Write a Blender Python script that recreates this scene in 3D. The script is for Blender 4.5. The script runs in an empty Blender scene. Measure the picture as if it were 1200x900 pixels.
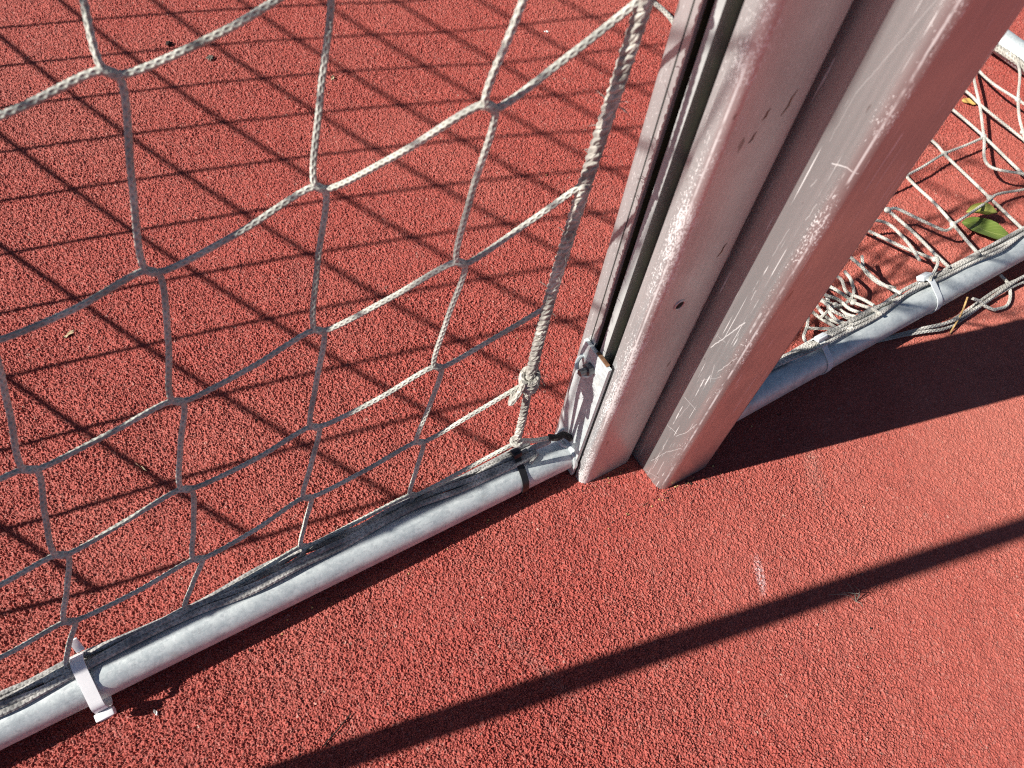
import bpy, bmesh, math, random
import numpy as np
from mathutils import Vector, Matrix

# ------------------------------------------------------------------ measured layout (metres)
CAM = [-0.488, -0.2363, 0.9905]
RCAM = [[0.8598303, -0.3873169, 0.3326821], [-0.5029062, -0.7549904, 0.4208026], [0.0881878, -0.5291268, -0.8439477]]
SUN = [13.2, 36.0]
SIDE = [[[-1.0746, 0.5163, 0.9508], [-1.0866, 0.4383, 0.8384], [-1.0986, 0.3603, 0.7261], [-1.1106, 0.2823, 0.6138], [-1.1411, 0.2416, 0.4658], [-1.1691, 0.2057, 0.3353], [-1.194, 0.1752, 0.2249], [-1.2291, 0.1493, 0.1316], [-1.2579, 0.1303, 0.0641]], [[-0.9476, 0.5163, 0.9561], [-0.9596, 0.4383, 0.8431], [-0.9716, 0.3603, 0.7301], [-0.9836, 0.2823, 0.6171], [-1.0141, 0.2416, 0.4684], [-1.0421, 0.2057, 0.3373], [-1.067, 0.1752, 0.2262], [-1.1021, 0.1493, 0.1323], [-1.1309, 0.1303, 0.0641]], [[-0.8206, 0.5163, 0.9614], [-0.8326, 0.4383, 0.8478], [-0.8446, 0.3603, 0.7341], [-0.8566, 0.2823, 0.6204], [-0.8871, 0.2416, 0.4711], [-0.9151, 0.2057, 0.3393], [-0.94, 0.1752, 0.2276], [-0.9751, 0.1493, 0.133], [-1.0039, 0.1303, 0.0641]], [[-0.6936, 0.5163, 0.9668], [-0.7056, 0.4383, 0.8524], [-0.7176, 0.3603, 0.7381], [-0.7296, 0.2823, 0.6238], [-0.7601, 0.2416, 0.4738], [-0.7881, 0.2057, 0.3413], [-0.813, 0.1752, 0.2289], [-0.8481, 0.1493, 0.1336], [-0.8769, 0.1303, 0.0641]], [[-0.5666, 0.5163, 0.9721], [-0.5786, 0.4383, 0.8571], [-0.5906, 0.3603, 0.7421], [-0.6026, 0.2823, 0.6271], [-0.6331, 0.2416, 0.4764], [-0.6611, 0.2057, 0.3433], [-0.686, 0.1752, 0.2302], [-0.7211, 0.1493, 0.1343], [-0.7499, 0.1303, 0.0641]], [[-0.4324, 0.5192, 0.9828], [-0.4444, 0.4412, 0.8678], [-0.4564, 0.3632, 0.7528], [-0.4684, 0.2852, 0.6378], [-0.4989, 0.2445, 0.4871], [-0.5269, 0.2086, 0.3539], [-0.5581, 0.1792, 0.2451], [-0.5832, 0.1504, 0.1383], [-0.6185, 0.1309, 0.0663]], [[-0.2757, 0.512, 1.016], [-0.2877, 0.434, 0.901], [-0.2997, 0.356, 0.786], [-0.3117, 0.278, 0.671], [-0.3493, 0.242, 0.5208], [-0.3834, 0.2079, 0.3787], [-0.4163, 0.1791, 0.2586], [-0.4501, 0.1545, 0.1562], [-0.4737, 0.1347, 0.0736]], [[-0.1854, 0.3715, 1.1284], [-0.1974, 0.2935, 1.0134], [-0.2094, 0.2155, 0.8984], [-0.2214, 0.1375, 0.7834], [-0.2494, 0.1415, 0.6434], [-0.2608, 0.152, 0.4736], [-0.2796, 0.158, 0.3096], [-0.3074, 0.149, 0.1773], [-0.3269, 0.133, 0.0744]], [[-0.1004, 0.1855, 1.1934], [-0.1104, 0.1655, 1.0784], [-0.1204, 0.1455, 0.9634], [-0.1304, 0.1255, 0.8484], [-0.1424, 0.1275, 0.7084], [-0.1542, 0.1305, 0.5463], [-0.1689, 0.1325, 0.3792], [-0.1818, 0.121, 0.2638], [-0.192, 0.11, 0.1408]]]
REAR = [[[-1.36, 2.328, 0.05], [-1.36, 2.2024, 0.05], [-1.36, 2.0768, 0.05], [-1.36, 1.9512, 0.05], [-1.36, 1.8256, 0.05], [-1.36, 1.6999, 0.05], [-1.36, 1.5755, 0.05], [-1.36, 1.452, 0.05], [-1.36, 1.3295, 0.05], [-1.36, 1.2079, 0.05], [-1.36, 1.0872, 0.05], [-1.36, 0.9674, 0.05], [-1.36, 0.8486, 0.05], [-1.36, 0.7308, 0.0659], [-1.36, 0.6139, 0.1182], [-1.36, 0.4979, 0.1734], [-1.36, 0.3829, 0.2315]], [[-1.36, 2.3287, 0.05], [-1.36, 2.2031, 0.05], [-1.36, 2.0775, 0.05], [-1.36, 1.9519, 0.05], [-1.36, 1.8263, 0.05], [-1.36, 1.7006, 0.05], [-1.36, 1.5762, 0.05], [-1.36, 1.4527, 0.05], [-1.36, 1.3302, 0.05], [-1.36, 1.2086, 0.05], [-1.36, 1.0879, 0.05], [-1.36, 0.9681, 0.0933], [-1.36, 0.8493, 0.1397], [-1.36, 0.7315, 0.1891], [-1.36, 0.6146, 0.2413], [-1.36, 0.4986, 0.2965], [-1.36, 0.3836, 0.3546]], [[-1.36, 2.3294, 0.05], [-1.36, 2.2038, 0.05], [-1.36, 2.0782, 0.05], [-1.36, 1.9526, 0.05], [-1.36, 1.827, 0.05], [-1.36, 1.7013, 0.05], [-1.36, 1.5769, 0.05], [-1.36, 1.4534, 0.0601], [-1.36, 1.3309, 0.0948], [-1.36, 1.2093, 0.1324], [-1.36, 1.0886, 0.173], [-1.36, 0.9688, 0.2165], [-1.36, 0.85, 0.2629], [-1.36, 0.7322, 0.3122], [-1.36, 0.6153, 0.3644], [-1.36, 0.4993, 0.4196], [-1.36, 0.3843, 0.4777]], [[-1.36, 2.3491, 0.05], [-1.36, 2.2235, 0.05], [-1.36, 2.0979, 0.05], [-1.36, 1.9722, 0.0752], [-1.36, 1.8466, 0.1073], [-1.36, 1.721, 0.1394], [-1.36, 1.5962, 0.1687], [-1.36, 1.4723, 0.201], [-1.36, 1.3493, 0.2362], [-1.36, 1.2273, 0.2743], [-1.36, 1.1063, 0.3154], [-1.36, 0.9861, 0.3593], [-1.36, 0.8669, 0.4062], [-1.36, 0.7487, 0.4561], [-1.36, 0.6314, 0.5088], [-1.36, 0.515, 0.5645], [-1.36, 0.3996, 0.6231]], [[-1.36, 2.3644, 0.1149], [-1.36, 2.2388, 0.147], [-1.36, 2.1131, 0.1791], [-1.36, 1.9875, 0.2111], [-1.36, 1.8619, 0.2432], [-1.36, 1.7363, 0.2753], [-1.36, 1.6111, 0.3052], [-1.36, 1.4868, 0.3379], [-1.36, 1.3635, 0.3736], [-1.36, 1.241, 0.4122], [-1.36, 1.1196, 0.4538], [-1.36, 0.9991, 0.4982], [-1.36, 0.8795, 0.5456], [-1.36, 0.7608, 0.5959], [-1.36, 0.6431, 0.6492], [-1.36, 0.5264, 0.7053], [-1.36, 0.4105, 0.7644]], [[-1.36, 2.3753, 0.2468], [-1.36, 2.2497, 0.2789], [-1.36, 2.1241, 0.311], [-1.36, 1.9984, 0.3431], [-1.36, 1.8728, 0.3752], [-1.36, 1.7472, 0.4072], [-1.36, 1.6216, 0.4376], [-1.36, 1.4969, 0.4708], [-1.36, 1.3732, 0.507], [-1.36, 1.2504, 0.5461], [-1.36, 1.1285, 0.5881], [-1.36, 1.0076, 0.6331], [-1.36, 0.8876, 0.681], [-1.36, 0.7686, 0.7318], [-1.36, 0.6505, 0.7855], [-1.36, 0.5333, 0.8422], [-1.36, 0.4171, 0.9018]], [[-1.36, 2.3818, 0.3747], [-1.36, 2.2562, 0.4068], [-1.36, 2.1306, 0.4389], [-1.36, 2.005, 0.471], [-1.36, 1.8794, 0.5031], [-1.36, 1.7538, 0.5352], [-1.36, 1.6277, 0.566], [-1.36, 1.5027, 0.5997], [-1.36, 1.3785, 0.6364], [-1.36, 1.2553, 0.676], [-1.36, 1.1331, 0.7185], [-1.36, 1.0118, 0.764], [-1.36, 0.8914, 0.8123], [-1.36, 0.772, 0.8636], [-1.36, 0.6535, 0.9179], [-1.36, 0.5359, 0.975], [-1.36, 0.4193, 1.0351]], [[-1.36, 2.384, 0.4987], [-1.36, 2.2584, 0.5307], [-1.36, 2.1328, 0.5628], [-1.36, 2.0071, 0.5949], [-1.36, 1.8815, 0.627], [-1.36, 1.7559, 0.6591], [-1.36, 1.6295, 0.6904], [-1.36, 1.504, 0.7246], [-1.36, 1.3795, 0.7618], [-1.36, 1.2559, 0.8019], [-1.36, 1.1333, 0.8449], [-1.36, 1.0116, 0.8909], [-1.36, 0.8908, 0.9397], [-1.36, 0.7709, 0.9915], [-1.36, 0.6521, 1.0462], [-1.36, 0.5341, 1.1039], [-1.36, 0.4171, 1.1644]], [[-1.36, 2.3818, 0.6186], [-1.36, 2.2562, 0.6507], [-1.36, 2.1305, 0.6828], [-1.36, 2.0049, 0.7148], [-1.36, 1.8793, 0.7469], [-1.36, 1.7537, 0.779], [-1.36, 1.6269, 0.8108], [-1.36, 1.501, 0.8456], [-1.36, 1.3761, 0.8832], [-1.36, 1.2521, 0.9238], [-1.36, 1.1291, 0.9673], [-1.36, 1.007, 1.0137], [-1.36, 0.8858, 1.0631], [-1.36, 0.7656, 1.1154], [-1.36, 0.6463, 1.1706], [-1.36, 0.5279, 1.2287], [-1.36, 0.4105, 1.2898]], [[-1.36, 2.3752, 0.7345], [-1.36, 2.2496, 0.7666], [-1.36, 2.1239, 0.7987], [-1.36, 1.9983, 0.8308], [-1.36, 1.8727, 0.8629], [-1.36, 1.7471, 0.8949], [-1.36, 1.6199, 0.9272], [-1.36, 1.4936, 0.9625], [-1.36, 1.3683, 1.0006], [-1.36, 1.2439, 1.0417], [-1.36, 1.1205, 1.0857], [-1.36, 0.998, 1.1326], [-1.36, 0.8764, 1.1825], [-1.36, 0.7558, 1.2352], [-1.36, 0.6361, 1.2909], [-1.36, 0.5174, 1.3496], [-1.36, 0.3996, 1.4111]], [[-1.36, 2.3642, 0.8464], [-1.36, 2.2386, 0.8785], [-1.36, 2.113, 0.9106], [-1.36, 1.9874, 0.9427], [-1.36, 1.8617, 0.9748], [-1.36, 1.7361, 1.0069], [-1.36, 1.6085, 1.0397], [-1.36, 1.4819, 1.0754], [-1.36, 1.3562, 1.114], [-1.36, 1.2314, 1.1556], [-1.36, 1.1076, 1.2001], [-1.36, 0.9847, 1.2475], [-1.36, 0.8627, 1.2978], [-1.36, 0.7417, 1.3511], [-1.36, 0.6216, 1.4073], [-1.36, 0.5025, 1.4664], [-1.36, 0.3843, 1.5285]], [[-1.36, 2.3488, 0.9543], [-1.36, 2.2232, 0.9864], [-1.36, 2.0976, 1.0185], [-1.36, 1.972, 1.0506], [-1.36, 1.8464, 1.0827], [-1.36, 1.7208, 1.1148], [-1.36, 1.5928, 1.1481], [-1.36, 1.4657, 1.1843], [-1.36, 1.3396, 1.2234], [-1.36, 1.2145, 1.2655], [-1.36, 1.0902, 1.3105], [-1.36, 0.9669, 1.3584], [-1.36, 0.8446, 1.4092], [-1.36, 0.7232, 1.463], [-1.36, 0.6027, 1.5197], [-1.36, 0.4832, 1.5793], [-1.36, 0.3646, 1.6418]], [[-1.36, 2.3495, 1.0775], [-1.36, 2.2239, 1.1096], [-1.36, 2.0983, 1.1417], [-1.36, 1.9727, 1.1737], [-1.36, 1.8471, 1.2058], [-1.36, 1.7215, 1.2379], [-1.36, 1.5935, 1.2712], [-1.36, 1.4664, 1.3074], [-1.36, 1.3403, 1.3466], [-1.36, 1.2152, 1.3886], [-1.36, 1.0909, 1.4336], [-1.36, 0.9676, 1.4815], [-1.36, 0.8453, 1.5323], [-1.36, 0.7239, 1.5861], [-1.36, 0.6034, 1.6428], [-1.36, 0.4839, 1.7024], [-1.36, 0.3653, 1.7649]], [[-1.36, 2.3503, 1.2006], [-1.36, 2.2246, 1.2327], [-1.36, 2.099, 1.2648], [-1.36, 1.9734, 1.2969], [-1.36, 1.8478, 1.329], [-1.36, 1.7222, 1.3611], [-1.36, 1.5942, 1.3943], [-1.36, 1.4671, 1.4305], [-1.36, 1.341, 1.4697], [-1.36, 1.2159, 1.5117], [-1.36, 1.0916, 1.5567], [-1.36, 0.9683, 1.6046], [-1.36, 0.846, 1.6555], [-1.36, 0.7246, 1.7092], [-1.36, 0.6041, 1.7659], [-1.36, 0.4846, 1.8255], [-1.36, 0.366, 1.8881]], [[-1.36, 2.351, 1.3237], [-1.36, 2.2253, 1.3558], [-1.36, 2.0997, 1.3879], [-1.36, 1.9741, 1.42], [-1.36, 1.8485, 1.4521], [-1.36, 1.7229, 1.4842], [-1.36, 1.5949, 1.5175], [-1.36, 1.4678, 1.5537], [-1.36, 1.3417, 1.5928], [-1.36, 1.2166, 1.6349], [-1.36, 1.0923, 1.6799], [-1.36, 0.969, 1.7278], [-1.36, 0.8467, 1.7786], [-1.36, 0.7253, 1.8324], [-1.36, 0.6048, 1.8891], [-1.36, 0.4853, 1.9487], [-1.36, 0.3667, 2.0112]]]
SLACK = [[[1.4245, 0.9443, 0.02], [1.2156, 0.456, 0.035], [1.1945, 0.3534, 0.05], [1.2495, 0.2293, 0.03]], [[1.3369, 0.4684, 0.04], [1.2777, 0.4164, 0.05], [1.1945, 0.3534, 0.05], [1.1527, 0.3107, 0.045], [1.1427, 0.2853, 0.035], [1.0586, 0.1935, 0.04], [0.9674, 0.1005, 0.07]], [[1.1552, 0.5469, 0.02], [1.1405, 0.4238, 0.03], [1.1261, 0.3865, 0.035], [1.1495, 0.276, 0.02], [1.091, 0.1276, 0.05]], [[1.2631, 0.5356, 0.03], [1.1582, 0.4325, 0.04], [1.1243, 0.3873, 0.035], [1.0587, 0.3155, 0.03], [0.9661, 0.2372, 0.05], [1.0141, 0.1916, 0.05]], [[1.0609, 0.4926, 0.03], [1.063, 0.3916, 0.03], [1.0587, 0.3155, 0.03], [1.028, 0.1945, 0.04], [0.9949, 0.1232, 0.06]], [[1.0565, 0.3136, 0.03], [0.9954, 0.3133, 0.03], [0.9379, 0.3148, 0.03], [0.8479, 0.3054, 0.03], [0.7135, 0.3014, 0.03]], [[0.9533, 0.4335, 0.02], [0.943, 0.3426, 0.03], [0.9359, 0.313, 0.03], [0.9294, 0.2443, 0.03], [0.924, 0.1854, 0.03], [0.9055, 0.1362, 0.04], [0.8726, 0.0857, 0.06]], [[0.7726, 0.1601, 0.05], [0.841, 0.1685, 0.045], [0.9128, 0.18, 0.035], [0.9447, 0.1858, 0.03], [1.0248, 0.1752, 0.02], [1.135, 0.1554, 0.02]], [[0.8281, 0.392, 0.03], [0.811, 0.2889, 0.03], [0.7952, 0.2174, 0.04], [0.7726, 0.1601, 0.05], [0.7515, 0.1187, 0.06], [0.7258, 0.0787, 0.075]], [[0.672, 0.2367, 0.06], [0.6887, 0.2335, 0.06], [0.6971, 0.2201, 0.06], [0.7318, 0.1795, 0.05], [0.7553, 0.1574, 0.045], [0.7692, 0.1571, 0.05]], [[0.672, 0.2367, 0.06], [0.679, 0.2248, 0.055], [0.6872, 0.1779, 0.05], [0.678, 0.1215, 0.055], [0.659, 0.084, 0.07]], [[0.5812, 0.2812, 0.05], [0.6166, 0.2117, 0.05], [0.6429, 0.161, 0.05], [0.6651, 0.1283, 0.05], [0.6687, 0.113, 0.055]], [[0.6685, 0.1146, 0.06], [0.6545, 0.1016, 0.065], [0.6233, 0.0868, 0.07], [0.6001, 0.077, 0.075]], [[0.4971, 0.2119, 0.08], [0.516, 0.1703, 0.07], [0.5308, 0.1228, 0.06], [0.5315, 0.0785, 0.075]], [[0.4528, 0.1971, 0.03], [0.4683, 0.1553, 0.04], [0.474, 0.1402, 0.04], [0.49, 0.1187, 0.03], [0.4783, 0.0826, 0.06], [0.468, 0.0633, 0.075]], [[0.4431, 0.1692, 0.02], [0.4365, 0.1405, 0.04], [0.4547, 0.1281, 0.03], [0.4607, 0.1051, 0.03], [0.4671, 0.0855, 0.04], [0.4525, 0.0642, 0.065]], [[0.4177, 0.1586, 0.03], [0.4228, 0.1365, 0.05], [0.4248, 0.1138, 0.05], [0.4457, 0.0962, 0.04], [0.4454, 0.0783, 0.05], [0.4346, 0.0618, 0.065]], [[0.4369, 0.1517, 0.02], [0.4242, 0.1272, 0.03], [0.4261, 0.1104, 0.03], [0.4276, 0.0916, 0.04], [0.4202, 0.0712, 0.06]], [[0.503, 0.1789, 0.03], [0.5059, 0.1648, 0.03], [0.4952, 0.1408, 0.03], [0.4988, 0.1137, 0.04], [0.4967, 0.09, 0.05]], [[0.4045, 0.1335, 0.02], [0.3908, 0.1207, 0.02], [0.3641, 0.1029, 0.025], [0.3592, 0.0881, 0.03], [0.3667, 0.0821, 0.04], [0.3776, 0.0799, 0.05], [0.3973, 0.0732, 0.06], [0.4118, 0.0653, 0.07]], [[0.3857, 0.1193, 0.02], [0.3991, 0.1106, 0.02], [0.4097, 0.0971, 0.03], [0.4045, 0.0775, 0.055]], [[0.7324, -0.0028, 0.01], [0.7647, -0.0066, 0.008], [0.7917, 0.0079, 0.008], [0.8061, 0.0273, 0.01], [0.7961, 0.045, 0.02]], [[0.4427, 0.1708, 0.03], [0.4371, 0.1434, 0.05], [0.4658, 0.1304, 0.035], [0.4589, 0.1051, 0.045], [0.4599, 0.08, 0.06]], [[0.4089, 0.1468, 0.03], [0.422, 0.1248, 0.02], [0.4213, 0.0991, 0.03], [0.4096, 0.0695, 0.05]], [[0.5254, 0.1765, 0.03], [0.5042, 0.1476, 0.045], [0.497, 0.1292, 0.035], [0.4737, 0.1227, 0.03], [0.4397, 0.1229, 0.04], [0.4153, 0.1198, 0.03]], [[0.4687, 0.1817, 0.02], [0.4543, 0.1445, 0.03], [0.4219, 0.1156, 0.045], [0.4177, 0.094, 0.05], [0.4278, 0.0711, 0.06]], [[0.5688, 0.1847, 0.04], [0.5377, 0.1516, 0.05], [0.5403, 0.1211, 0.05], [0.5484, 0.0957, 0.06]], [[0.5997, 0.2447, 0.05], [0.6354, 0.237, 0.05], [0.6648, 0.219, 0.045], [0.666, 0.1773, 0.045], [0.6353, 0.1222, 0.06]], [[0.7324, -0.0028, 0.01], [0.7217, 0.0092, 0.012], [0.711, 0.0201, 0.02], [0.6918, 0.0271, 0.03]]]
BAR2 = [[0.094, 0.0524, 0.038], [1.355, 0.0794, 0.038]]
STRAW = [[0.674, 0.0312, 0.04], [0.6525, 0.016, 0.02], [0.6244, -0.0006, 0.003]]
LEAF = [[0.8447, 0.1733, 0.012], [0.8908, 0.1747, 0.02], [0.9024, 0.1422, 0.02], [0.9061, 0.1054, 0.012], [0.8572, 0.1069, 0.008], [0.8514, 0.1402, 0.006]]
YLEAF = [[1.1627, 0.4324, 0.004], [1.1733, 0.4121, 0.004], [1.1858, 0.3911, 0.004]]
DEB = {'seed': [-0.652, 0.6412, -0.0], 'sliver': [-0.6234, 0.3745, -0.0], 'chip': [-0.6993, 0.0569, -0.0], 'crumbA': [-0.309, 1.2694, 0.0], 'crumbB': [-0.2498, 1.1934, 0.0], 'wisp': [0.1453, -0.2604, 0.0], 'flake': [0.4285, 1.0082, 0.0], 'chalk0': [0.0652, -0.1415, 0.0], 'chalk1': [0.0378, -0.1919, 0.0], 'smudge0': [0.1914, -0.099, 0.0], 'smudge1': [0.271, -0.0662, 0.0], 'smudge2': [-0.3353, -0.0632, 0.0], 'smudge3': [-0.2247, -0.1723, 0.0], 'yl2': [-0.0541, 1.0447, 0.0], 'yl3': [-0.1839, 0.1466, 0.0], 'stalk': [-0.5264, -0.0658, 0.0]}
HOLE = [-0.0565, 0.062, 0.4004]
SCAR = [[-0.032, 0.062, 0.6353], [-0.0534, 0.062, 0.6313], [-0.0576, 0.062, 0.6111], [-0.0288, 0.062, 0.4683]]
BAR1 = [[-0.0956, 0.1069, 0.038], [-1.36, 0.1199, 0.038]]
T1 = [-0.742, 0.1135, 0.038]
T2 = [-0.1828, 0.1078, 0.038]
T3 = [0.3446, 0.0578, 0.038]
T4 = [0.6044, 0.0633, 0.038]
LASH = [[-0.1396, 0.1124, 0.1], [-0.125, 0.1083, 0.0941], [-0.112, 0.1097, 0.0877], [-0.103, 0.1031, 0.0835]]
HOOKS = [[-0.101, 0.1179, 0.2441], [-0.101, 0.1133, 0.0697]]
BOLT = [-0.101, 0.1089, 0.2508]
ROPE775 = [[0.704, 1.0436, 0.02], [0.6984, 0.995, 0.02], [0.7028, 0.9611, 0.02], [0.7016, 0.9301, 0.02], [0.6897, 0.8599, 0.02], [0.6841, 0.7017, 0.02]]
REARBAR2X = 1.355
POLY = [[-0.6335, 1.8074], [2.0627, 0.7857], [0.1989, -0.5999], [-0.9273, 0.0546]]
SCR2 = [(0.0393, 0.3173, 0.0183, 0.3887, 1.0), (0.0388, 0.2109, 0.0171, 0.2127, 0.9), (0.0411, 0.1354, 0.023, 0.1415, 0.9), (0.0223, 0.1357, 0.0122, 0.1617, 0.8), (0.0122, 0.1617, 0.0066, 0.1909, 0.8), (0.0367, 0.0369, 0.0235, 0.0868, 0.7), (0.0235, 0.0868, 0.0077, 0.1243, 0.7), (0.0226, 0.596, 0.0095, 0.6016, 1.0), (0.0095, 0.6016, 0.0024, 0.5996, 1.0), (0.0287, 0.5654, 0.0274, 0.5749, 0.6), (0.016, 0.7354, 0.0341, 0.6534, 0.35), (0.0341, 0.6534, 0.0341, 0.6092, 0.28), (0.0168, 0.2975, 0.0066, 0.3385, 0.8), (0.0186, 0.2732, 0.0247, 0.3007, 0.6), (0.0174, 0.5369, 0.0161, 0.5572, 0.6), (0.0284, 0.48, 0.0269, 0.5175, 0.35), (0.0249, 0.4178, 0.0255, 0.4331, 0.7), (0.0178, 0.0269, 0.0187, 0.0666, 0.7), (0.036, 0.0044, 0.0128, 0.025, 0.6), (0.0292, 0.2618, 0.01, 0.2963, 0.4), (0.0317, 0.1685, 0.0275, 0.2092, 0.35), (0.037, 0.3398, 0.0268, 0.3431, 0.6)]


R = math.radians
C = bpy.context.scene.collection
random.seed(7)
np.random.seed(7)
V = Vector

# ------------------------------------------------------------------ node helpers
class N:
    def __init__(s, name):
        s.m = bpy.data.materials.new(name); s.m.use_nodes = True
        s.t = s.m.node_tree; s.t.nodes.clear()
        s.out = s.t.nodes.new('ShaderNodeOutputMaterial')
        s.b = s.t.nodes.new('ShaderNodeBsdfPrincipled')
        s.t.links.new(s.b.outputs[0], s.out.inputs[0])
    def n(s, typ, **kw):
        o = s.t.nodes.new('ShaderNode' + typ)
        for k, v in kw.items(): setattr(o, k, v)
        return o
    def L(s, a, b): s.t.links.new(a, b)
    def val(s, sock, v):
        if hasattr(v, 'is_linked') or isinstance(v, bpy.types.NodeSocket): s.L(v, sock)
        else: sock.default_value = v
    def math(s, op, a, b=None, c=None, clamp=False):
        o = s.n('Math', operation=op, use_clamp=clamp)
        s.val(o.inputs[0], a)
        if b is not None: s.val(o.inputs[1], b)
        if c is not None: s.val(o.inputs[2], c)
        return o.outputs[0]
    def mix(s, f, a, b, mode='MIX'):
        o = s.n('Mix', data_type='RGBA', blend_type=mode)
        s.val(o.inputs[0], f)
        for k, v in ((6, a), (7, b)):
            if isinstance(v, (tuple, list)): v = (*v[:3], 1)
            s.val(o.inputs[k], v)
        return o.outputs[2]
    def co(s, scale=(1, 1, 1), rot=(0, 0, 0), kind='Object'):
        tc = s.n('TexCoord'); mp = s.n('Mapping')
        mp.inputs['Scale'].default_value = scale; mp.inputs['Rotation'].default_value = rot
        s.L(tc.outputs[kind], mp.inputs[0]); return mp.outputs[0]
    def noise(s, vec, scale, detail=4, rough=.55, dist=0):
        o = s.n('TexNoise'); s.L(vec, o.inputs['Vector'])
        o.inputs['Scale'].default_value = scale; o.inputs['Detail'].default_value = detail
        o.inputs['Roughness'].default_value = rough; o.inputs['Distortion'].default_value = dist
        return o.outputs['Fac']
    def vor(s, vec, scale, feature='F1', out='Distance', rnd=1):
        o = s.n('TexVoronoi', feature=feature); s.L(vec, o.inputs['Vector'])
        o.inputs['Scale'].default_value = scale; o.inputs['Randomness'].default_value = rnd
        return o.outputs[out]
    def ss(s, v, a, b, lo=0, hi=1):
        o = s.n('MapRange', interpolation_type='SMOOTHSTEP')
        s.val(o.inputs[0], v); o.inputs[1].default_value = a; o.inputs[2].default_value = b
        o.inputs[3].default_value = lo; o.inputs[4].default_value = hi
        return o.outputs[0]
    def bump(s, h, strength, dist):
        o = s.n('Bump'); o.inputs['Strength'].default_value = strength; o.inputs['Distance'].default_value = dist
        s.L(h, o.inputs['Height']); s.L(o.outputs[0], s.b.inputs['Normal'])
    def set(s, **kw):
        names = dict(col='Base Color', metal='Metallic', rough='Roughness', spec='Specular IOR Level', sheen='Sheen Weight',
                     trans='Transmission Weight', sub='Subsurface Weight', aniso='Anisotropic')
        for k, v in kw.items():
            i = s.b.inputs[names[k]]
            if isinstance(v, (tuple, list)): v = (*v[:3], 1)
            s.val(i, v)
        return s

def lerp_rgb(a, b, t): return tuple(x + (y - x) * t for x, y in zip(a, b))

# ------------------------------------------------------------------ materials
def mat_ground():
    s = N('red_rubber_granule_surface')
    p = s.co()
    cell = s.n('TexVoronoi'); s.L(p, cell.inputs['Vector']); cell.inputs['Scale'].default_value = 340
    sep = s.n('SeparateColor'); s.L(cell.outputs['Color'], sep.inputs[0])
    base = s.mix(sep.outputs[0], GC1, GC2)
    base = s.mix(s.ss(sep.outputs[1], .80, 1.0, 0, .6), base, GC3)
    base = s.mix(s.ss(sep.outputs[2], 0.9975, .998, 0, .5), base, (.62, .42, .34))
    # worn paler patches and darker dirt, several sizes
    big = s.noise(p, 2.2, 5, .6); mid = s.noise(p, 14, 5, .6)
    base = s.mix(s.ss(big, .42, .68, 0, .22), base, (.42, .15, .115))
    base = s.mix(s.ss(mid, .52, .78, 0, .30), base, (.17, .042, .04))
    # pale dust lying between and over the granules
    dust = s.math('MULTIPLY', s.ss(s.noise(p, 34, 4, .6), .55, .8), s.ss(s.noise(p, 520, 2, .6), .45, .7))
    base = s.mix(s.math('MULTIPLY', dust, .38), base, (.50, .36, .30))
    # dusty, scuffed area by the posts, ragged border; its sun-side brightening is painted in
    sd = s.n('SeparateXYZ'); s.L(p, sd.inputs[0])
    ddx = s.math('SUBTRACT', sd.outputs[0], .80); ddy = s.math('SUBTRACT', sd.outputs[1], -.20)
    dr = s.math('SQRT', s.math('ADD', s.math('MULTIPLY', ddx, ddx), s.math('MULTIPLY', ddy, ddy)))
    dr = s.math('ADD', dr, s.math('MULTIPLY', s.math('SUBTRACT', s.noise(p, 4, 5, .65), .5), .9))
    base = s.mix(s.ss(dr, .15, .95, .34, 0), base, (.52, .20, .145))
    # chalk smear: an elongated streak of white
    sx = s.n('SeparateXYZ'); s.L(p, sx.inputs[0])
    for k0, k1, wd, op, cc in (('chalk0', 'chalk1', .008, .65, (.62, .5, .5)), ('smudge0', 'smudge1', .030, .42, (.26, .17, .14)), ('smudge2', 'smudge3', .024, .30, (.30, .20, .17))):
        c0, c1 = DEB[k0], DEB[k1]
        dx, dy = c1[0] - c0[0], c1[1] - c0[1]; l = math.hypot(dx, dy)
        cx, cy = (c0[0] + c1[0]) / 2, (c0[1] + c1[1]) / 2
        X = s.math('SUBTRACT', sx.outputs[0], cx); Y = s.math('SUBTRACT', sx.outputs[1], cy)
        u = s.math('ADD', s.math('MULTIPLY', X, dx / l / (l * .62)), s.math('MULTIPLY', Y, dy / l / (l * .62)))
        v = s.math('ADD', s.math('MULTIPLY', X, -dy / l / .008), s.math('MULTIPLY', Y, dx / l / wd))
        rr = s.math('ADD', s.math('MULTIPLY', u, u), s.math('MULTIPLY', v, v))
        ck = s.math('MULTIPLY', s.ss(rr, 0, 1, 1, 0), s.ss(s.noise(p, 330, 3, .6), .38, .62))
        base = s.mix(s.math('MULTIPLY', ck, op), base, cc)
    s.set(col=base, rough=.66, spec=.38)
    # fine crumb roughness below the modelled granules
    h = s.math('ADD', s.noise(p, 900, 3, .65), s.math('MULTIPLY', s.vor(p, 420, 'DISTANCE_TO_EDGE'), .8))
    s.bump(h, .5, .0012)
    return s.m

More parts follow.
